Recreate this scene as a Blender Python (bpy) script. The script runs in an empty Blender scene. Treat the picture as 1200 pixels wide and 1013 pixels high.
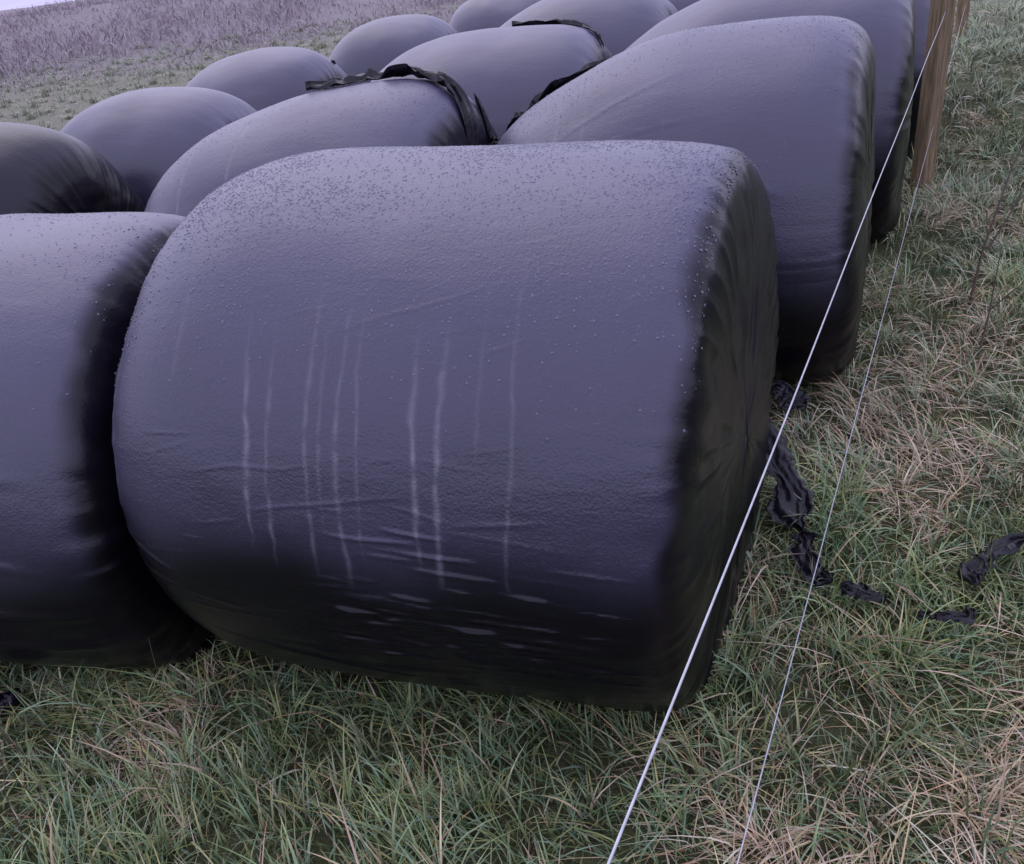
import bpy, math, numpy as np
from mathutils import Matrix, Vector
from mathutils.bvhtree import BVHTree
rng=np.random.default_rng(7)
scene=bpy.context.scene
# ---------------------------------------------------------------- noise
def _h(ix,iy,iz,seed):
    h=(ix.astype(np.int64)*374761393+iy.astype(np.int64)*668265263+iz.astype(np.int64)*2147483647+seed*974711)&0xffffffff
    h=((h^(h>>13))*1274126177)&0xffffffff
    h=(h^(h>>16))&0xffffffff
    return h/4294967295.0
def vnoise(x,y,z=None,seed=0):
    if z is None: z=np.zeros_like(x)
    fx,fy,fz=np.floor(x),np.floor(y),np.floor(z)
    tx,ty,tz=x-fx,y-fy,z-fz
    tx=tx*tx*(3-2*tx);ty=ty*ty*(3-2*ty);tz=tz*tz*(3-2*tz)
    ix,iy,iz=fx.astype(np.int64),fy.astype(np.int64),fz.astype(np.int64)
    def L(a,b,t): return a+(b-a)*t
    r=L(L(L(_h(ix,iy,iz,seed),_h(ix+1,iy,iz,seed),tx),L(_h(ix,iy+1,iz,seed),_h(ix+1,iy+1,iz,seed),tx),ty),
        L(L(_h(ix,iy,iz+1,seed),_h(ix+1,iy,iz+1,seed),tx),L(_h(ix,iy+1,iz+1,seed),_h(ix+1,iy+1,iz+1,seed),tx),ty),tz)
    return r*2-1
def fbm(x,y,z=None,seed=0,o=3):
    s=0;a=1;f=1
    for i in range(o):
        s=s+a*vnoise(x*f,y*f,None if z is None else z*f,seed+i*17);a*=.5;f*=2.03
    return s
def sstep(a,b,x):
    t=np.clip((x-a)/(b-a),0,1);return t*t*(3-2*t)
# ---------------------------------------------------------------- ground height
def gh(x,y):
    x=np.asarray(x,float);y=np.asarray(y,float)
    q=-(x+.13)*.866+(y-2)*.5
    sp=np.log1p(np.exp(np.clip((q-.5)/.4,-20,20)))*.4
    z=-.27*(1-np.exp(-sp/2.4))
    z=z+.025*fbm(x*.9,y*.9,seed=3)+.008*vnoise(x*5,y*5,seed=9)
    z=z+(1.35+.25*vnoise(x*.12,x*0+3,seed=8))*sstep(29,46,y-.12*x)*(1-sstep(10,30,x))
    return z
# ---------------------------------------------------------------- mesh helper
def make_mesh(name,V,F,mat=None,smooth=True,parent=None):
    me=bpy.data.meshes.new(name)
    V=np.asarray(V,np.float32);F=np.asarray(F,np.int32)
    k=F.shape[1]
    me.vertices.add(len(V));me.vertices.foreach_set("co",V.ravel())
    me.loops.add(F.size);me.loops.foreach_set("vertex_index",F.ravel())
    me.polygons.add(len(F));me.polygons.foreach_set("loop_start",np.arange(len(F),dtype=np.int32)*k)
    me.polygons.foreach_set("use_smooth",np.full(len(F),smooth))
    me.update(calc_edges=True)
    ob=bpy.data.objects.new(name,me);scene.collection.objects.link(ob)
    if mat: me.materials.append(mat)
    if parent: ob.parent=parent
    return ob
def fattr(ob,name,vals):
    a=ob.data.attributes.new(name,'FLOAT','POINT');a.data.foreach_set("value",np.asarray(vals,np.float32).ravel())
def cattr(ob,name,cols):
    a=ob.data.attributes.new(name,'FLOAT_COLOR','POINT')
    c=np.ones((len(cols),4),np.float32);c[:,:3]=cols;a.data.foreach_set("color",c.ravel())
def grid_faces(nu,nv,wrap=False):
    i=np.arange(nu-1)[:,None];j=np.arange(nv if wrap else nv-1)[None,:]
    j2=(j+1)%nv
    return np.stack([i*nv+j,(i+1)*nv+j,(i+1)*nv+j2,i*nv+j2],-1).reshape(-1,4)
# ---------------------------------------------------------------- node helpers
def newmat(name):
    m=bpy.data.materials.new(name);m.use_nodes=True
    nt=m.node_tree;b=nt.nodes["Principled BSDF"];return m,nt,b
def N(nt,t,**kw):
    n=nt.nodes.new(t)
    for k,v in kw.items(): setattr(n,k,v)
    return n
def mixc(nt,fac,a,b):
    n=N(nt,'ShaderNodeMix',data_type='RGBA')
    for sock,val in ((0,fac),(6,a),(7,b)):
        if isinstance(val,bpy.types.NodeSocket): nt.links.new(val,n.inputs[sock])
        else: n.inputs[sock].default_value=val if sock==0 else (*val,1)
    return n.outputs[2]
def math_(nt,op,a,b=None,c=None,clamp=False):
    n=N(nt,'ShaderNodeMath',operation=op,use_clamp=clamp)
    for i,v in enumerate((a,b,c)):
        if v is None: continue
        if isinstance(v,bpy.types.NodeSocket): nt.links.new(v,n.inputs[i])
        else: n.inputs[i].default_value=v
    return n.outputs[0]
def attr(nt,name):
    return N(nt,'ShaderNodeAttribute',attribute_name=name)
def noise(nt,vec,scale,detail=3,rough=.5):
    n=N(nt,'ShaderNodeTexNoise');n.inputs['Scale'].default_value=scale;n.inputs['Detail'].default_value=detail
    n.inputs['Roughness'].default_value=rough
    if vec is not None: nt.links.new(vec,n.inputs['Vector'])
    return n.outputs['Fac']
# ---------------------------------------------------------------- materials
def film_material():
    m,nt,b=newmat("black_wrap_film")
    dew_shade=attr(nt,"dew_shade").outputs['Fac'];stk=attr(nt,"streak").outputs['Fac'];dew_light=attr(nt,"dew_light").outputs['Fac']
    tc=N(nt,'ShaderNodeTexCoord');obj=tc.outputs['Object']
    wv=attr(nt,"wv").outputs['Vector']
    mp=N(nt,'ShaderNodeMapping');mp.inputs['Scale'].default_value=(5,22,1);nt.links.new(wv,mp.inputs['Vector'])
    n1=noise(nt,obj,5,6,.62);n2=noise(nt,mp.outputs[0],1.3,3,.5);n3=noise(nt,obj,190,2,.5);n4=noise(nt,obj,60,3,.6)
    mott=math_(nt,'MULTIPLY_ADD',n1,.9,.55)
    mott=math_(nt,'MULTIPLY',mott,math_(nt,'MULTIPLY_ADD',n3,.6,.70))
    d=math_(nt,'MULTIPLY',dew_shade,mott,clamp=True)
    base=mixc(nt,d,(.0022,.0018,.0036),(.037,.0335,.069))  # black film to grey bloom; the mask also carries painted shade
    wm=math_(nt,'MULTIPLY',math_(nt,'MULTIPLY',dew_light,dew_shade),math_(nt,'MULTIPLY_ADD',n3,1.3,.2),clamp=True)
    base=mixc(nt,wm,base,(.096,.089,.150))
    sn=math_(nt,'MULTIPLY',stk,math_(nt,'MULTIPLY_ADD',n4,1.3,.15),clamp=True)
    base=mixc(nt,sn,base,(.19,.18,.22))
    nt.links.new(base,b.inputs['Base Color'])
    r=math_(nt,'MULTIPLY_ADD',d,.10,.23);r=math_(nt,'ADD',r,math_(nt,'MULTIPLY',n1,.12))
    nt.links.new(r,b.inputs['Roughness'])
    nt.links.new(math_(nt,'MULTIPLY_ADD',dew_shade,.52,.28),b.inputs['Specular IOR Level'])
    hgt=math_(nt,'MULTIPLY',n2,.0014)
    hgt=math_(nt,'ADD',hgt,math_(nt,'MULTIPLY',n4,.0012))
    hgt=math_(nt,'ADD',hgt,math_(nt,'MULTIPLY',math_(nt,'MULTIPLY',n3,dew_shade),.0016))
    bp=N(nt,'ShaderNodeBump');bp.inputs['Distance'].default_value=1;bp.inputs['Strength'].default_value=.8
    nt.links.new(hgt,bp.inputs['Height']);nt.links.new(bp.outputs[0],b.inputs['Normal'])
    return m
FILM=film_material()
def simple(name,col,rough,spec=.5,bump=None):
    m,nt,b=newmat(name)
    tc=N(nt,'ShaderNodeTexCoord')
    n=noise(nt,tc.outputs['Object'],bump[0] if bump else 20,4)
    c=mixc(nt,n,tuple(x*.6 for x in col),tuple(x*1.4 for x in col))
    nt.links.new(c,b.inputs['Base Color']);b.inputs['Roughness'].default_value=rough;b.inputs['Specular IOR Level'].default_value=spec
    if bump:
        bp=N(nt,'ShaderNodeBump');bp.inputs['Distance'].default_value=bump[1];nt.links.new(n,bp.inputs['Height']);nt.links.new(bp.outputs[0],b.inputs['Normal'])
    return m
SCRAP=simple("loose_black_film",(.007,.006,.010),.36,.4,(30,.006))
DROP,nt,b=newmat("dew_water");b.inputs['Base Color'].default_value=(.12,.12,.17,1);b.inputs['Roughness'].default_value=.2;b.inputs['Specular IOR Level'].default_value=.6
WIRE=simple("galvanised_wire",(.50,.51,.55),.35,.6,(60,.0005));WIRE.node_tree.nodes["Principled BSDF"].inputs['Metallic'].default_value=.3
def blade_material(name):
    m,nt,b=newmat(name)
    c=attr(nt,"col").outputs['Color']
    nt.links.new(c,b.inputs['Base Color']);b.inputs['Roughness'].default_value=.42;b.inputs['Specular IOR Level'].default_value=.55
    return m
BLADE=blade_material("grass_blades")
# ---------------------------------------------------------------- bales
BALES=[];BOBS=[]
def bale(cx,cy,L=1.42,R=.66,H=1.33,a=20,nl=4.2,nr=7,nu=170,nv=260,seed=1,creases=(),streaks=(),drops=0,tonek=1.0,tilt=0,dense=False,slump=0,lump=1.0,skew=.03,hump=0,pleats=1.0,lowr=(-12,14)):
    ph=np.linspace(math.pi,0,6000)
    cp,sp=np.cos(ph),np.sin(ph)
    n=np.where(cp<0,nl,nr)
    px=L/2*np.sign(cp)*np.abs(cp)**(2/n);pr=np.abs(sp)**(2/n)
    s=np.concatenate([[0],np.cumsum(np.hypot(np.diff(px),np.diff(pr)*R))])
    ss=np.linspace(0,s[-1],nu)
    ss[0]=s[-1]*1e-5;ss[-1]=s[-1]*(1-1e-5)
    X=np.interp(ss,s,px);P=np.interp(ss,s,pr);NN=np.where(X<0,nl,nr)
    if dense:
        t=np.linspace(0,1,nv,endpoint=False)
        th=np.radians(-60)+np.where(t<.72,t/.72*math.radians(190),math.radians(190)+(t-.72)/.28*math.radians(170))
    else: th=np.linspace(0,2*math.pi,nv,endpoint=False)
    Xg,Tg=np.meshgrid(X,th,indexing='ij');Pg=np.repeat(P[:,None],nv,1);Ng=np.repeat(NN[:,None],nv,1);Sg=np.repeat(ss[:,None],nv,1)
    barrel=1-np.where(Xg<0,.03,.015)*(Xg/(L/2))**2
    y=-Pg*R*np.cos(Tg)*barrel;z=Pg*(H/2)*np.sin(Tg)*barrel;x=Xg.copy()
    z=z-slump*sstep(-.2,1.0,-Xg/(L/2))*(z/(H/2)*.5+.5)
    z=z+hump*np.exp(-((Xg+.28)/.22)**2)*np.clip(np.sin(Tg),0,1)*Pg
    x=x+skew*(y/R)*np.clip(Xg/(L/2),0,1)**3
    gx=np.sign(Xg)*np.abs(Xg/(L/2))**(Ng-1);gr=Pg**(Ng-1)
    nl_=np.sqrt(gx*gx+gr*gr)+1e-6;dx=gx/nl_;dy=-np.cos(Tg)*gr/nl_;dz=np.sin(Tg)*gr/nl_
    cyl=gr/nl_
    deg=np.degrees((Tg+math.pi/2)%(2*math.pi)-math.pi/2)
    ox=seed*7.31
    d=.024*lump*fbm(x*1.7+ox,y*1.7,z*1.7,seed=seed,o=2)
    d+=.0022*fbm(x*4+ox,y*8,z*8,seed=seed+5,o=2)*sstep(.1,.9,cyl)
    d+=.006*fbm(x*6+ox,y*5,z*5,seed=seed+9,o=3)*(1-cyl)
    pleat=np.abs(vnoise(Tg*9+ox,Pg*2.5,seed=seed+11));d+=-.010*pleats*pleat*(1-cyl)*sstep(.15,.5,Pg)
    shoulder=np.exp(-((np.abs(Xg)-(L/2-.05))/.05)**2)
    d+=.003*fbm(Tg*14+ox,Xg*6,seed=seed+21,o=2)*shoulder
    low=np.exp(-((deg+8)/16)**2)*cyl
    d+=.0028*(1-np.abs(vnoise(x*2.2+ox,deg*.55,seed=seed+31))*2)*low*sstep(-.1,.4,vnoise(x*2.5+ox,deg*.04,seed=seed+35))
    for (x0,t0,x1,t1,w,amp) in creases:
        ax,ay=x0,math.radians(t0)*R;bx,by=x1,math.radians(t1)*R
        vx,vy=bx-ax,by-ay;LL=vx*vx+vy*vy
        Ty=np.radians(deg)*R
        box=(Xg>min(ax,bx)-.05)&(Xg<max(ax,bx)+.05)&(Ty>min(ay,by)-.06)&(Ty<max(ay,by)+.06)
        xs=Xg[box];qx=xs-ax;qy=Ty[box]+.006*vnoise(xs*9+x0*30,xs*0+t0,seed=3)-ay
        tt=np.clip((qx*vx+qy*vy)/LL,0,1);dist=np.hypot(qx-tt*vx,qy-tt*vy)
        d[box]+=amp*np.exp(-(dist/w)**2)*np.sin(math.pi*np.clip(tt,.02,.98))**.6*cyl[box]
    x=x+dx*d;y=y+dy*d;z=z+dz*d
    zf=-H/2+.07;k=.05
    z=zf+k*np.log1p(np.exp(np.clip((z-zf)/k,-30,30)))
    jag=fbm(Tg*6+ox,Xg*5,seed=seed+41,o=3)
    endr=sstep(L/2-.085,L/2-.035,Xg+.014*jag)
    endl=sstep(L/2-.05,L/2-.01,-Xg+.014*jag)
    dew_shade=1-.93*np.clip(endr+endl,0,1)
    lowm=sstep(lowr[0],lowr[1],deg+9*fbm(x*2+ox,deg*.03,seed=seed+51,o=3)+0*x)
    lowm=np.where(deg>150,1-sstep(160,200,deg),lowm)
    dew_shade*=.04+.96*lowm  # dew bloom plus painted shade: lower front darkened in the base colour
    dew_shade*=tonek
    dew_light=sstep(28,88,deg+8*fbm(x*3+ox,deg*.05,seed=seed+61,o=3))*(1-sstep(120,160,deg))*tonek  # dewy tops, with sky light painted in as a paler colour
    stk=np.zeros_like(Xg)
    for (sx,t0,t1,w,st) in streaks:
        wob=sx+.014*vnoise(deg*.05+sx*50,deg*0+1.5,seed=77)+.0025*vnoise(deg*.4+sx*90,deg*0,seed=78)
        ww=w*(.8+.35*vnoise(deg*.2,deg*0+sx*40,seed=79))
        m=np.exp(-((Xg-wob)/ww)**2)*sstep(t0,t0+9,deg)*(1-sstep(t1-25,t1,deg))
        m*=.65+.5*vnoise(deg*.5+sx*11,deg*0+sx,seed=80)
        stk=np.maximum(stk,np.clip(m*st,0,1))
    V=np.stack([x,y,z],-1).reshape(-1,3)
    F=grid_faces(nu,nv,True)[:, ::-1]
    ob=make_mesh("silage_bale",V,F,FILM)
    me=ob.data
    fattr(ob,"dew_shade",dew_shade);fattr(ob,"streak",stk);fattr(ob,"dew_light",dew_light)
    a3=me.attributes.new("wv",'FLOAT_VECTOR','POINT')
    a3.data.foreach_set("vector",np.stack([Sg+ox,np.radians(np.abs(deg-90))*R,Xg*0],-1).astype(np.float32).ravel())
    g=float(gh(cx,cy))
    zmin=V[:,2].min()
    ob.location=(cx,cy,g-zmin-.03)
    ob.rotation_euler=(0,math.radians(tilt),-math.radians(a))
    BALES.append((cx,cy,a,L,R));BOBS.append(ob)
    if drops:
        r=np.random.default_rng(seed)
        W=V.reshape(nu,nv,3)
        iu=r.integers(8,nu-8,drops*6);iv=r.integers(0,nv,drops*6)
        dg=deg[iu,iv];clump=fbm(Xg[iu,iv]*7,dg*.07,seed=91,o=2)
        pr_=sstep(22,76,dg)**1.3*(1-sstep(118,135,dg))*(.25+.75*sstep(-.4,.6,clump))*(cyl[iu,iv]>.5)
        k=r.random(len(iu))<pr_;iu,iv=iu[k][:drops],iv[k][:drops]
        p=W[iu,iv]+np.stack([r.uniform(-.003,.003,len(iu)),np.zeros(len(iu)),np.zeros(len(iu))],-1)
        nrm=np.stack([dx[iu,iv],dy[iu,iv],dz[iu,iv]],-1)
        t1=np.cross(nrm,[1,0,0]);t1/=np.linalg.norm(t1,axis=1)[:,None]+1e-9;t2=np.cross(nrm,t1)
        rad=.0010+.0023*r.random(len(p))**2.2
        VV=[p-nrm*rad[:,None]*.1+nrm*rad[:,None]*.6]
        for rr,hh in ((1,0),(.75,.4)):
            for q in range(6):
                an=q/6*2*math.pi
                VV.append(p+(t1*math.cos(an)+t2*math.sin(an))*(rad*rr)[:,None]+nrm*(rad*(hh-.1))[:,None])
        VV=np.stack(VV,1);n_=VV.shape[1]
        fs=[]
        for q in range(6):
            q2=(q+1)%6
            fs+= [(1+q,1+q2,7+q2),(1+q,7+q2,7+q),(7+q,7+q2,0)]
        fs=np.array(fs);FF=(np.arange(len(p))[:,None,None]*n_+fs[None]).reshape(-1,3)
        make_mesh("dew_drops",VV.reshape(-1,3),FF,DROP,parent=ob)
    return ob
crA=[(-.05,-2,.22,-4,.006,.006),(.02,-6,.30,-8,.006,.006),(-.12,-9,.36,-7,.005,.005),(.0,-12,.2,-13,.006,.006),
     (.2,-10,.45,-11,.005,.006),(.28,-14,.52,-16,.006,.007),(-.15,-17,.15,-18,.006,.005),(.1,-4,.42,-6,.004,.005),(.05,-1,.16,-2,.005,.006),
     (-.45,-19,.05,-29,.004,.005),(-.25,12,.12,17,.0028,.0018),(-.05,43,.26,51,.003,.0013),(.02,8,.25,6,.003,.002),
     (-.62,2,-.4,-4,.006,.004),(-.6,-5,-.3,-9,.005,.004),(.25,40,.33,42,.003,.002),(.3,-8,.5,-9,.004,.005)]
r_=np.random.default_rng(12)
for i in range(80):
    x0=r_.uniform(-.2,.42);t0=r_.normal(-8,9);l=r_.uniform(.05,.24)
    crA.append((x0,t0,min(x0+l,.58),t0-l*r_.uniform(2,9),r_.uniform(.0026,.0042),r_.uniform(.002,.0048)))
for i in range(26):
    x0=r_.uniform(-.6,.3);t0=r_.uniform(-14,25);l=r_.uniform(.06,.3)
    crA.append((x0,t0,x0+l,t0+l*r_.uniform(-14,18),.0028,r_.uniform(.0006,.0018)))
for i in range(14):
    x0=r_.uniform(-.65,.3);t0=r_.uniform(20,70);l=r_.uniform(.04,.16)
    crA.append((x0,t0,x0+l,t0+l*r_.uniform(-10,25),.0028,r_.uniform(.0004,.0010)))
stA=[(-.225,4,50,.0055,.85),(-.175,0,48,.0045,.6),(-.085,0,60,.005,.6),(-.06,8,52,.004,.45),(-.02,-2,58,.005,.6),(.015,4,58,.004,.5),
     (.125,3,50,.0055,1.0),(.175,0,51,.006,1.0),(.315,0,62,.005,.5),(-.58,5,60,.006,.55),(-.40,30,70,.006,.25),(.25,20,60,.004,.3)]
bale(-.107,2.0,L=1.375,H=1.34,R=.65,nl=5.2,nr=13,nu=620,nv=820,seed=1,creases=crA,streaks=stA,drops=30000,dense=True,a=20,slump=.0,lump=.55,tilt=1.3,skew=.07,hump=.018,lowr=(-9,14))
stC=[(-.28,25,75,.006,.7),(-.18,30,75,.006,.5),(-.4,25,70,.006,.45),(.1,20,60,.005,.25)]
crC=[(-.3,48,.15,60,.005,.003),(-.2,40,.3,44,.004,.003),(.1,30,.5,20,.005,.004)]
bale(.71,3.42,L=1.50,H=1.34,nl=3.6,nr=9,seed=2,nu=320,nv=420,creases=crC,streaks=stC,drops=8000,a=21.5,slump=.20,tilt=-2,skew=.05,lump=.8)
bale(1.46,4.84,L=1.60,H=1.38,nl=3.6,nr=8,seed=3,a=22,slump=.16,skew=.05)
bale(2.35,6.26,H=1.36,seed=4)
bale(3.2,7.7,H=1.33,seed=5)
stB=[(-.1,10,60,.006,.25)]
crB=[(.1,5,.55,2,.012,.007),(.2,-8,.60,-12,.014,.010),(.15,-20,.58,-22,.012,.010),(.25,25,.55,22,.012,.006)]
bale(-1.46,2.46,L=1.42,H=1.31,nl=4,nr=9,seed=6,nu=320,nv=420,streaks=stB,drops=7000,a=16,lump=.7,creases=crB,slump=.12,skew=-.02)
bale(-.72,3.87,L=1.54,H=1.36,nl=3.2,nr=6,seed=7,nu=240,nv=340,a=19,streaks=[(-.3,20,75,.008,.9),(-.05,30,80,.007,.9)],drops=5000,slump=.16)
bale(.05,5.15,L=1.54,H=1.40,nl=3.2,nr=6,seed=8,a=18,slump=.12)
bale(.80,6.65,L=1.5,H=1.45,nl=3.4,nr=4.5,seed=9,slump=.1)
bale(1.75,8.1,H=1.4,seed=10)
bale(-2.60,4.75,L=1.45,H=1.46,nl=3.2,nr=3.8,seed=11,tonek=.25,a=16,nu=240,nv=340,pleats=.25)
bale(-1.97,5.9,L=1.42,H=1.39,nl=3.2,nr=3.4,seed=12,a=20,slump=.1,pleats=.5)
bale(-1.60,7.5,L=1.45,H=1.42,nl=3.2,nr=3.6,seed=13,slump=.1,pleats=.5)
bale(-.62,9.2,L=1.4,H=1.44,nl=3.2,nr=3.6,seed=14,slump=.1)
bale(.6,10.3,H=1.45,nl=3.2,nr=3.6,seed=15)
# ---------------------------------------------------------------- ground
def nonuni(lo,hi,c,n):
    t=np.linspace(-1,1,n);v=np.sign(t)*np.abs(t)**3.2
    return np.where(v<0,c+v*(c-lo),c+v*(hi-c))
gxs=nonuni(-400,400,0.5,420);gys=nonuni(-60,600,3,420)
GX,GY=np.meshgrid(gxs,gys,indexing='ij')
GZ=gh(GX,GY)
m,nt,b=newmat("meadow_soil")
tc=N(nt,'ShaderNodeTexCoord');o=tc.outputs['Object']
n1=noise(nt,o,.35,5,.6);n2=noise(nt,o,7,5,.65);n3=noise(nt,o,45,4,.6)
c=mixc(nt,n2,(.055,.072,.028),(.13,.15,.065))
c=mixc(nt,math_(nt,'MULTIPLY',n1,.5),c,(.20,.19,.10))
c=mixc(nt,math_(nt,'MULTIPLY',n3,.5),c,(.04,.036,.022))
sx=N(nt,'ShaderNodeSeparateXYZ');nt.links.new(o,sx.inputs[0])
def mrange(v,a,b_):
    mr=N(nt,'ShaderNodeMapRange');mr.interpolation_type='SMOOTHSTEP';nt.links.new(v,mr.inputs[0]);mr.inputs[1].default_value=a;mr.inputs[2].default_value=b_;return mr.outputs[0]
c=mixc(nt,mrange(sx.outputs[1],6,16),c,mixc(nt,noise(nt,o,1.1,5,.65),(.21,.215,.155),(.32,.31,.25)))  # ground pales with distance, haze painted into its colour
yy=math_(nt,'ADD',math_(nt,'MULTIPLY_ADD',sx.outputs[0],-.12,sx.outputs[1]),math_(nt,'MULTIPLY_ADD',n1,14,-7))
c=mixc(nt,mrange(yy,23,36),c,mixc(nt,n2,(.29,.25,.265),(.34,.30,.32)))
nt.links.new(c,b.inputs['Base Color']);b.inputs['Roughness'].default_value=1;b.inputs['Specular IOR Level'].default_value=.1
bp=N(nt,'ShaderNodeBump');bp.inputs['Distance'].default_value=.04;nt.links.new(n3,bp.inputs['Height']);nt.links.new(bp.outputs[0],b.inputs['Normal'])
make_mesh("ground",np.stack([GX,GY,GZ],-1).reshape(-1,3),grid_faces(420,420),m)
# ---------------------------------------------------------------- grass
def in_bale(x,y,shr=.40):
    k=np.zeros(len(x),bool)
    for cx,cy,a,L,R in BALES:
        ar=math.radians(a);ux=(x-cx)*math.cos(ar)-(y-cy)*math.sin(ar);uy=(x-cx)*math.sin(ar)+(y-cy)*math.cos(ar)
        k|=(np.abs(ux)<L/2-.08)&(np.abs(uy)<shr)
    return k
def blades(x,y,h,w,bend,az,col,tipcol,seg,z0=None,root_shade=.6):
    n=len(x);r=rng
    z=gh(x,y)-.01 if z0 is None else z0
    t=np.linspace(0,1,seg+1)[None,:]
    ex=1.5+r.random((n,1))*1.2
    hor=(bend*h)[:,None]*t**ex
    ver=h[:,None]*(t-np.clip(bend,0,1.6)[:,None]*.42*t**2.2)
    side=(r.normal(0,.10,n)*h)[:,None]*t**2
    ca,sa=np.cos(az)[:,None],np.sin(az)[:,None]
    X=x[:,None]+ca*hor-sa*side;Y=y[:,None]+sa*hor+ca*side;Z=z[:,None]+np.maximum(ver,.004*t)
    wa=az+math.pi/2+r.normal(0,.5,n)
    ww=w[:,None]*.5*np.clip(1-t**2.6,.06,1)*np.where(t<.01,.7,1)
    dx=np.cos(wa)[:,None]*ww;dy=np.sin(wa)[:,None]*ww;dzz=(r.normal(0,.3,n))[:,None]*ww
    V=np.stack([np.stack([X-dx,Y-dy,Z-dzz],-1),np.stack([X+dx,Y+dy,Z+dzz],-1)],2)
    V=V.reshape(-1,3)
    base=np.arange(n)[:,None]*((seg+1)*2)
    s=np.arange(seg)[None,:]*2
    F=np.stack([base+s,base+s+1,base+s+3,base+s+2],-1).reshape(-1,4)
    tt=t[...,None]
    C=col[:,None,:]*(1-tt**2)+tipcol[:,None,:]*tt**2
    C=C*(root_shade+(1-root_shade)*np.clip(t*2.5,0,1))[...,None]  # ambient occlusion painted into the root colour
    C=np.repeat(C[:,:,None,:],2,2).reshape(-1,3)
    return V,F,C
GREENS=np.array([(.20,.29,.115),(.18,.295,.155),(.27,.335,.125),(.145,.22,.095),(.32,.35,.165),(.235,.34,.20)])
STRAW=np.array([(.60,.47,.28),(.52,.40,.25),(.66,.54,.38),(.40,.28,.17),(.60,.43,.32)])
STRAWP=[(1.35,2.35,.30,1.3),(1.12,1.42,.2,1.1),(.98,1.12,.2,1.1),(2.1,3.6,.38,1.1),(-1.0,1.55,.22,.8),(.35,1.1,.14,.9),(2.4,4.3,.35,.8),(1.75,2.9,.28,1.1),(1.6,1.9,.2,.9),(.62,1.35,.13,.9),(1.3,1.0,.2,.9),(-.2,.95,.12,.7),(.05,1.2,.1,.6),(.9,1.95,.15,.6),(1.1,2.0,.15,1.0)]
def patch(x,y):
    v=fbm(x*2.2+4,y*2.2,seed=61,o=3)*.8-.18
    for (a,b_,r_,s_) in STRAWP: v=v+s_*np.exp(-((x-a)**2+(y-b_)**2)/r_**2)
    return v
chunks=[]
def field(x0,x1,y0,y1,dens,hmean,w,seg,cond=None,pale=0,strawb=0):
    n=int((x1-x0)*(y1-y0)*dens)
    x=rng.uniform(x0,x1,n);y=rng.uniform(y0,y1,n)
    nt_=max(4,n//34);tx=rng.uniform(x0,x1,nt_);ty=rng.uniform(y0,y1,nt_)
    m_=rng.random(n)<.72;ti=rng.integers(0,nt_,n)
    sp=.026*math.sqrt(max(1,w/.005))
    ox,oy=rng.normal(0,sp,n),rng.normal(0,sp,n)
    x=np.where(m_,tx[ti]+ox,x);y=np.where(m_,ty[ti]+oy,y)
    keep=~in_bale(x,y)
    if cond is not None: keep&=cond(x,y)
    th=rng.uniform(.6,1.5,nt_)[ti]
    tso=rng.normal(0,.4,nt_)[ti]
    tb=rng.uniform(.75,1.25,nt_)[ti];tci=rng.integers(0,len(GREENS),nt_)[ti]
    x,y,ox,oy,m_,ti,th,tso,tb,tci=[v[keep] for v in (x,y,ox,oy,m_,ti,th,tso,tb,tci)];n=len(x)
    p=patch(x,y)+np.where(m_,tso,0)
    ps=np.clip(.08+strawb+.75*sstep(.15,1.0,p),0,.85)
    s=rng.random(n)<ps
    fieldaz=math.pi*1.3*vnoise(x*.8,y*.8,seed=71)+5.2
    az=np.where(m_,np.arctan2(oy,ox)+rng.normal(0,.5,n),rng.uniform(0,2*math.pi,n))
    mixw=rng.random(n)<.35;az=np.where(mixw,fieldaz+rng.normal(0,.5,n),az)
    h=hmean*np.exp(rng.normal(0,.28,n))*np.where(m_,th,.75)*np.where(s,.95,1)
    bend=np.abs(rng.normal(.65,.32,n))+np.where(s,rng.uniform(0,.9,n),0)
    ci=np.where(m_&(rng.random(n)<.6),tci,rng.integers(0,len(GREENS),n));col=GREENS[ci]
    tuft=np.clip(vnoise(x*3,y*3,seed=81)*.5+.5,0,1)[:,None]
    col=col*(.7+.5*tuft)*np.where(m_,tb,1)[:,None]
    si=rng.integers(0,len(STRAW),n);col=np.where(s[:,None],STRAW[si],col)
    col=col*rng.uniform(.7,1.25,(n,1))
    tip=np.where((rng.random(n)<.25)[:,None],col*np.array([1.7,1.3,.9]),col*1.15)
    if pale: col=col*(1-pale)+np.array([.31,.34,.24])*pale;tip=tip*(1-pale)+np.array([.34,.37,.28])*pale  # farther fields fade to a pale tone, haze mixed into blade colour
    ww=w*rng.uniform(.5,1.3,n)*np.where(s,.85,1)
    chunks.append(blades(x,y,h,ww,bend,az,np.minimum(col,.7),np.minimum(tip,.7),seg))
rowx=lambda y: -.13+(y-2)*.577
field(-2.4,2.2,.5,2.2,6800,.088,.0050,5)
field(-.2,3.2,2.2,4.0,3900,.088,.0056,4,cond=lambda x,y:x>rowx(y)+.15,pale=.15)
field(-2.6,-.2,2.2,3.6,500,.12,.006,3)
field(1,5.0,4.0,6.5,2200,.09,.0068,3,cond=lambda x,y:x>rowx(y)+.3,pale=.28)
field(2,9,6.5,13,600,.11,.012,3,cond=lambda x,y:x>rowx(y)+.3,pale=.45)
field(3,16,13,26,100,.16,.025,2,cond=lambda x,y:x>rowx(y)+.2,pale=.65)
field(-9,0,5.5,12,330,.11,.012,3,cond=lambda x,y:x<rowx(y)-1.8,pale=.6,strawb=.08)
field(-28,4,12,32,80,.14,.020,2,pale=.75,strawb=.2)
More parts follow.
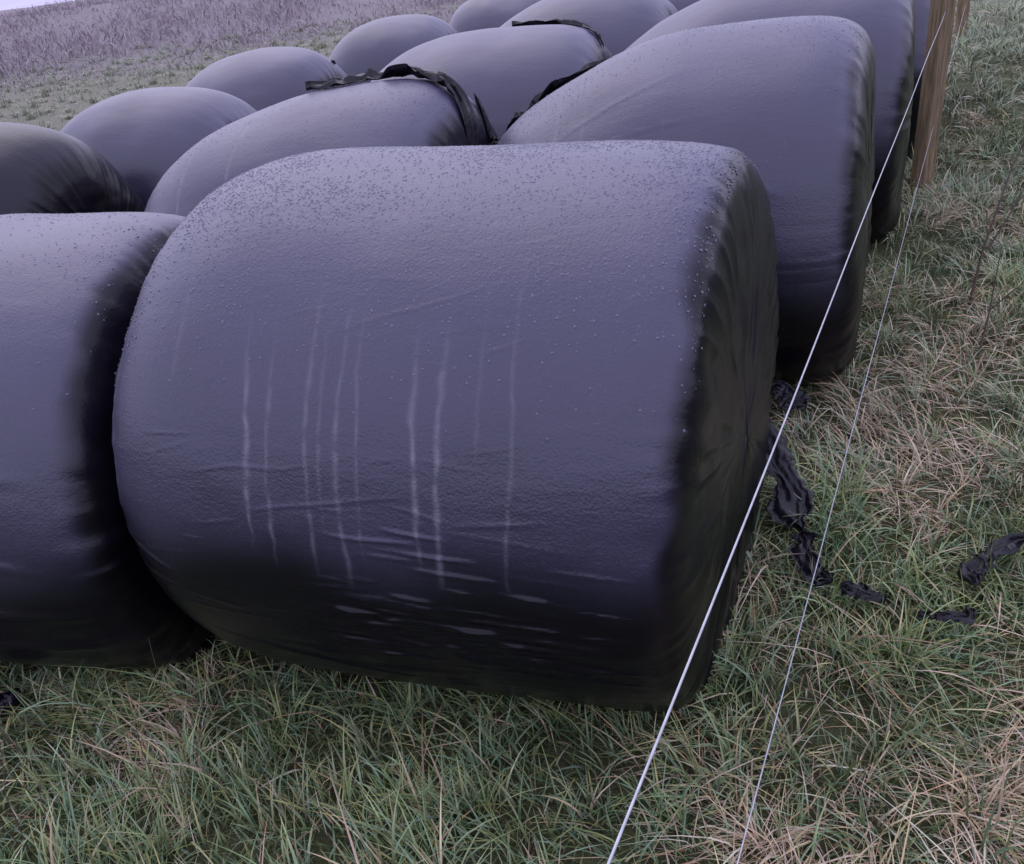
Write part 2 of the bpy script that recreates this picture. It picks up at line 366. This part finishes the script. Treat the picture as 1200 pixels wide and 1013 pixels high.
def merge(name,chs,mat):
    V=[];F=[];C=[];o=0
    for v,f,c in chs: V.append(v);F.append(f+o);C.append(c);o+=len(v)
    ob=make_mesh(name,np.concatenate(V),np.concatenate(F),mat);cattr(ob,"col",np.concatenate(C));return ob
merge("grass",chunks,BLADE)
def rushes():
    n=70000
    x=rng.uniform(-60,20,n);d=rng.random(n)
    y=27+d*21+.12*x+3.5*vnoise(x*.25,x*0,seed=5)
    cl=fbm(x*.35,y*.3,seed=15,o=3)*.5+.5
    k=rng.random(n)<.30+.75*cl;x,y,d,cl=x[k],y[k],d[k],cl[k];n=len(x)
    h=(.16+.45*np.clip(cl,0,1.2)**1.4)*rng.uniform(.4,1.1,n)*(.4+.6*sstep(0,.35,d))
    col=np.array([(.345,.30,.32),(.335,.29,.305),(.36,.315,.335),(.34,.305,.305)])[rng.integers(0,4,n)]*(.95+.10*np.clip(cl,0,1))[:,None]  # faded low-contrast browns, distance haze put into the rush colour
    return blades(x,y,h,rng.uniform(.015,.06,n),np.abs(rng.normal(.6,.4,n)),rng.uniform(0,6.3,n),col,col*1.03,3,root_shade=1)
RUSH,nt,b=newmat("dry_rushes");nt.links.new(attr(nt,"col").outputs['Color'],b.inputs['Base Color']);b.inputs['Roughness'].default_value=1;b.inputs['Specular IOR Level'].default_value=.05
merge("rush_bank",[rushes()],RUSH)
hx=np.linspace(-300,300,120);hy=np.linspace(0,1,14)
HX,HT=np.meshgrid(hx,hy,indexing='ij')
HZ=-1+ (sstep(0,1,HT))*(7+3*vnoise(HX*.015,HX*0+2,seed=6)+1.2*vnoise(HX*.09,HX*0+2,seed=7))
m,nt,b=newmat("misty_hillside");tc=N(nt,'ShaderNodeTexCoord');nn=noise(nt,tc.outputs['Object'],.05,5)
nt.links.new(mixc(nt,nn,(.54,.52,.58),(.64,.62,.70)),b.inputs['Base Color']);b.inputs['Roughness'].default_value=1  # mist painted as a pale base colour, no fog volume
make_mesh("hill",np.stack([HX,210+HT*120,HZ],-1).reshape(-1,3),grid_faces(120,14),m)
# ---------------------------------------------------------------- tubes
def tube(name,pts,rad,mat,parent=None):
    cu=bpy.data.curves.new(name,'CURVE');cu.dimensions='3D';sp=cu.splines.new('POLY');sp.points.add(len(pts)-1)
    rr=rad if hasattr(rad,'__len__') else [rad]*len(pts)
    for i,p in enumerate(pts): sp.points[i].co=(*p,1);sp.points[i].radius=rr[i]
    cu.bevel_depth=1;cu.bevel_resolution=2;cu.use_fill_caps=True
    ob=bpy.data.objects.new(name,cu);scene.collection.objects.link(ob)
    dg=bpy.context.evaluated_depsgraph_get();me=bpy.data.meshes.new_from_object(ob.evaluated_get(dg))
    bpy.data.objects.remove(ob);o2=bpy.data.objects.new(name,me);scene.collection.objects.link(o2)
    me.materials.clear();me.materials.append(mat)
    for p in me.polygons:p.use_smooth=True
    if parent:o2.parent=parent
    return o2
# ---------------------------------------------------------------- fence
m,nt,b=newmat("weathered_wood");tc=N(nt,'ShaderNodeTexCoord');mp=N(nt,'ShaderNodeMapping');mp.inputs['Scale'].default_value=(22,22,1.4);nt.links.new(tc.outputs['Object'],mp.inputs['Vector'])
n1=noise(nt,mp.outputs[0],3,6,.7);n2=noise(nt,tc.outputs['Object'],5,4)
cr=N(nt,'ShaderNodeMapRange');nt.links.new(n1,cr.inputs[0]);cr.inputs[1].default_value=.35;cr.inputs[2].default_value=.65
c=mixc(nt,cr.outputs[0],(.10,.062,.035),(.42,.29,.16));c=mixc(nt,math_(nt,'MULTIPLY',n2,.5),c,(.20,.18,.10))
nt.links.new(c,b.inputs['Base Color']);b.inputs['Roughness'].default_value=.8
bp=N(nt,'ShaderNodeBump');bp.inputs['Distance'].default_value=.02;nt.links.new(n1,bp.inputs['Height']);nt.links.new(bp.outputs[0],b.inputs['Normal'])
WOOD=m
fd=np.array([.486,.874]);P0=np.array([2.63,5.1])
def post(px,py,rad=.064,top=1.15,seed=0):
    nz,na=60,40
    zz=np.concatenate([np.linspace(-.3,top,nz),[top+.012,top+.014]]);rs=np.concatenate([np.ones(nz),[.9,.001]])
    T=np.linspace(0,2*math.pi,na,endpoint=False)
    ZZ,TT=np.meshgrid(zz,T,indexing='ij');RR=np.repeat(rs[:,None],na,1)
    r=rad*RR*(1+.05*vnoise(np.cos(TT)*2+seed,np.sin(TT)*2,ZZ*1.2,seed=2)+.05*(vnoise(TT*5,ZZ*1.5,seed=4)))
    X=r*np.cos(TT);Y=r*np.sin(TT);Y=np.maximum(Y,-rad*.72)
    V=np.stack([X+.015*vnoise(ZZ,ZZ*0,seed=seed+1),Y,ZZ],-1).reshape(-1,3)
    ob=make_mesh("fence_post",V,grid_faces(nz+2,na,True)[:,::-1],WOOD)
    ob.location=(px,py,float(gh(px,py)));ob.rotation_euler=(0,math.radians(1),.4);return ob
for k,t in enumerate((0,6,-8)):
    post(P0[0]+.0+fd[0]*t,P0[1]+.08+fd[1]*t,seed=k+1)
def wire(z,rad):
    ts=np.linspace(-8,6,90);pts=[]
    for t in ts:
        pts.append((P0[0]-.01+fd[0]*t,P0[1]+fd[1]*t,z+.003*math.sin(t*3.1)))
    return tube("fence_wire",pts,rad,WIRE)
wire(.965,.0014);wire(.37,.0013)
# ---------------------------------------------------------------- loose film strips
bpy.context.view_layer.update()
TREES=[]
for ob in BOBS[:9]:
    me=ob.data;n=len(me.vertices);co=np.empty(n*3,np.float32);me.vertices.foreach_get("co",co);co=co.reshape(-1,3)
    M=np.array(ob.matrix_world);co=co@M[:3,:3].T+M[:3,3]
    f=np.empty(len(me.polygons)*4,np.int32);me.polygons.foreach_get("vertices",f)
    if n<150000: TREES.append(BVHTree.FromPolygons(co.tolist(),f.reshape(-1,4).tolist()))
def drape(x,y,zmin=.6,lift=.012):
    z=zmin
    for T in TREES:
        h=T.ray_cast(Vector((x,y,3)),Vector((0,0,-1)))
        if h[0] is not None: z=max(z,h[0].z)
    return z+lift
def strip(name,pts,width,seed,crump=.015,nu=140,nv=22,drp=None):
    P=np.array(pts,float);t=np.linspace(0,len(P)-1,nu)
    C=np.stack([np.interp(t,np.arange(len(P)),P[:,i]) for i in range(3)],-1)
    for _ in range(12): C[1:-1]=(C[:-2]+C[1:-1]*2+C[2:])/4
    C[:,0]+=.012*vnoise(t*1.7,t*0+seed,seed=1);C[:,1]+=.012*vnoise(t*1.9,t*0+seed,seed=2)
    T=np.gradient(C,axis=0);T/=np.linalg.norm(T,axis=1)[:,None]
    S=np.cross(T,[0,0,1.0]);S/=np.linalg.norm(S,axis=1)[:,None]+1e-6;U=np.cross(S,T)
    v=np.linspace(-.5,.5,nv)
    TT,VV=np.meshgrid(t,v,indexing='ij')
    edge=1+.45*vnoise(TT*3+seed,np.sign(VV)*3.3,seed=seed)+.25*vnoise(TT*11+seed,np.sign(VV)*3.3,seed=seed+4)
    tap=np.clip(np.minimum(np.arange(nu),np.arange(nu)[::-1])/14,.05,1)[:,None]
    off=VV*width*edge*tap
    up=crump*(1.6*np.abs(vnoise(TT*.7+seed,VV*7+TT*.6,seed=seed+1))+.7*vnoise(TT*3,VV*6,seed=seed+2))
    off=off+crump*.4*vnoise(TT*3,VV*5,seed=seed+3)
    V=C[:,None,:]+S[:,None,:]*off[...,None]+U[:,None,:]*up[...,None]
    if drp is not None:
        for i in range(nu):
            for j in range(nv):
                zz=drape(V[i,j,0],V[i,j,1],drp,0);V[i,j,2]=zz+.008+max(0,up[i,j])*1.3
        for _ in range(2): V[1:-1,:,2]=np.maximum(V[1:-1,:,2],(V[:-2,:,2]+V[2:,:,2])/2)
    return make_mesh(name,V.reshape(-1,3),grid_faces(nu,nv),SCRAP)
strip("loose_wrap_film",[(-.62,3.86,1),(-.45,3.87,1),(-.3,3.83,1),(-.15,3.76,1),(-.04,3.68,1),(.03,3.6,1),(.08,3.5,1)],.10,3,.02,drp=.8)
strip("loose_wrap_film",[(.03,3.80,1),(.15,3.82,1),(.3,3.80,1),(.45,3.74,1),(.62,3.68,1)],.09,5,.02,drp=.85)
strip("loose_wrap_film",[(.3,5.25,1),(.5,5.2,1),(.65,5.1,1),(.76,4.95,1)],.07,6,.012,drp=.9)
strip("loose_wrap_film",[(-1.5,7.7,1),(-1.2,7.6,1),(-.95,7.45,1)],.12,8,.02,drp=.9)
def G(x,y,dz=.05): return (x,y,float(gh(x,y))+dz)
strip("film_scrap",[(.66,2.42,.44),(.70,2.32,.34),(.735,2.2,.22),(.75,2.05,.13),(.75,1.95,.09)],.10,7,.011)
strip("film_scrap",[G(.74,1.93,.08),G(.735,1.85,.08),G(.73,1.78,.07),G(.75,1.72,.07)],.06,9,.011)
strip("film_scrap",[G(.77,1.70,.08),G(.80,1.68,.085),G(.85,1.665,.07)],.04,11,.010)
strip("film_scrap",[G(.90,1.58,.08),G(.94,1.555,.085),G(1.0,1.55,.08),G(1.03,1.58,.07)],.035,12,.010)
strip("film_scrap",[G(1.06,1.65,.08),G(1.10,1.69,.09),G(1.16,1.73,.10),G(1.28,1.77,.09)],.05,13,.012)
strip("film_scrap",[(.85,2.78,.10),(.93,2.70,.12),(1.0,2.62,.08)],.09,15,.02)
strip("film_scrap",[G(-1.70,1.78,.05),G(-1.58,1.76,.06),G(-1.48,1.80,.05),G(-1.42,1.86,.04)],.09,17,.02)
# ---------------------------------------------------------------- dry stems
m,nt,b=newmat("dry_stem");b.inputs['Base Color'].default_value=(.10,.065,.05,1);b.inputs['Roughness'].default_value=.7;STEM=m
def stem(name,pts,r0,subs=()):
    P=np.array(pts,float);n=len(P)
    root=tube(name,[tuple(p) for p in P],[r0*(1-.7*i/(n-1)) for i in range(n)],STEM)
    for s in subs: tube("side_twig",s,[r0*.6,r0*.25],STEM,parent=root)
g=lambda x,y:float(gh(x,y))
stem("dry_weed_stem",[(1.98,3.4,g(1.98,3.4)),(2.02,3.42,.25),(2.14,3.5,.55),(2.32,3.6,.86)],.006,[[(2.08,3.45,.4),(2.3,3.4,.52)],[(2.18,3.52,.62),(2.2,3.5,.72)]])
stem("dry_weed_stem",[(1.75,2.9,g(1.75,2.9)),(1.8,2.95,.2),(1.84,3.0,.42)],.005,[[(1.8,2.95,.2),(1.9,2.9,.33)]])
stem("dry_weed_stem",[(2.3,3.9,g(2.3,3.9)),(2.4,3.9,.2),(2.55,3.95,.45)],.005,[])
for i in range(14):
    x=-1.25+rng.uniform(-.35,.45);y=1.45+rng.uniform(-.1,.2);hh=rng.uniform(.15,.38);dx=rng.uniform(-.22,.12)
    stem("dry_grass_stalk",[(x,y,g(x,y)),(x+dx*.4,y,hh*.6+g(x,y)),(x+dx,y+.02,hh+g(x,y))],.0016)
# ---------------------------------------------------------------- light
w=bpy.data.worlds.new("World");scene.world=w;w.use_nodes=True;nt=w.node_tree
bg=nt.nodes['Background'];sky=N(nt,'ShaderNodeTexSky',sky_type='NISHITA');sky.sun_disc=False
SE,SR=50,-20
sky.sun_elevation=math.radians(SE);sky.sun_rotation=math.radians(SR);sky.air_density=1.5;sky.dust_density=3
c=mixc(nt,.84,sky.outputs[0],(7.6,7.4,10.9))
nt.links.new(c,bg.inputs['Color']);bg.inputs['Strength'].default_value=.145
sl=bpy.data.lights.new("sun",'SUN');sl.energy=.5;sl.angle=math.radians(60);sl.color=(1,.96,.93)
so=bpy.data.objects.new("sun",sl);scene.collection.objects.link(so)
az=math.radians(SR);el=math.radians(SE);d=Vector((math.sin(az)*math.cos(el),math.cos(az)*math.cos(el),math.sin(el)))
so.rotation_euler=d.to_track_quat('Z','Y').to_euler()
# ---------------------------------------------------------------- camera
cam=bpy.data.cameras.new("camera");co=bpy.data.objects.new("camera",cam);scene.collection.objects.link(co)
cam.sensor_width=36;cam.lens=31.2;cam.clip_end=2000;cam.clip_start=.02
co.matrix_world=Matrix.Translation((0,0,1.6))@Matrix.Rotation(math.radians(90-28.9),4,'X')@Matrix.Rotation(math.radians(-8),4,'Z')
scene.camera=co
scene.view_settings.view_transform='Standard';scene.view_settings.look='None';scene.view_settings.exposure=0
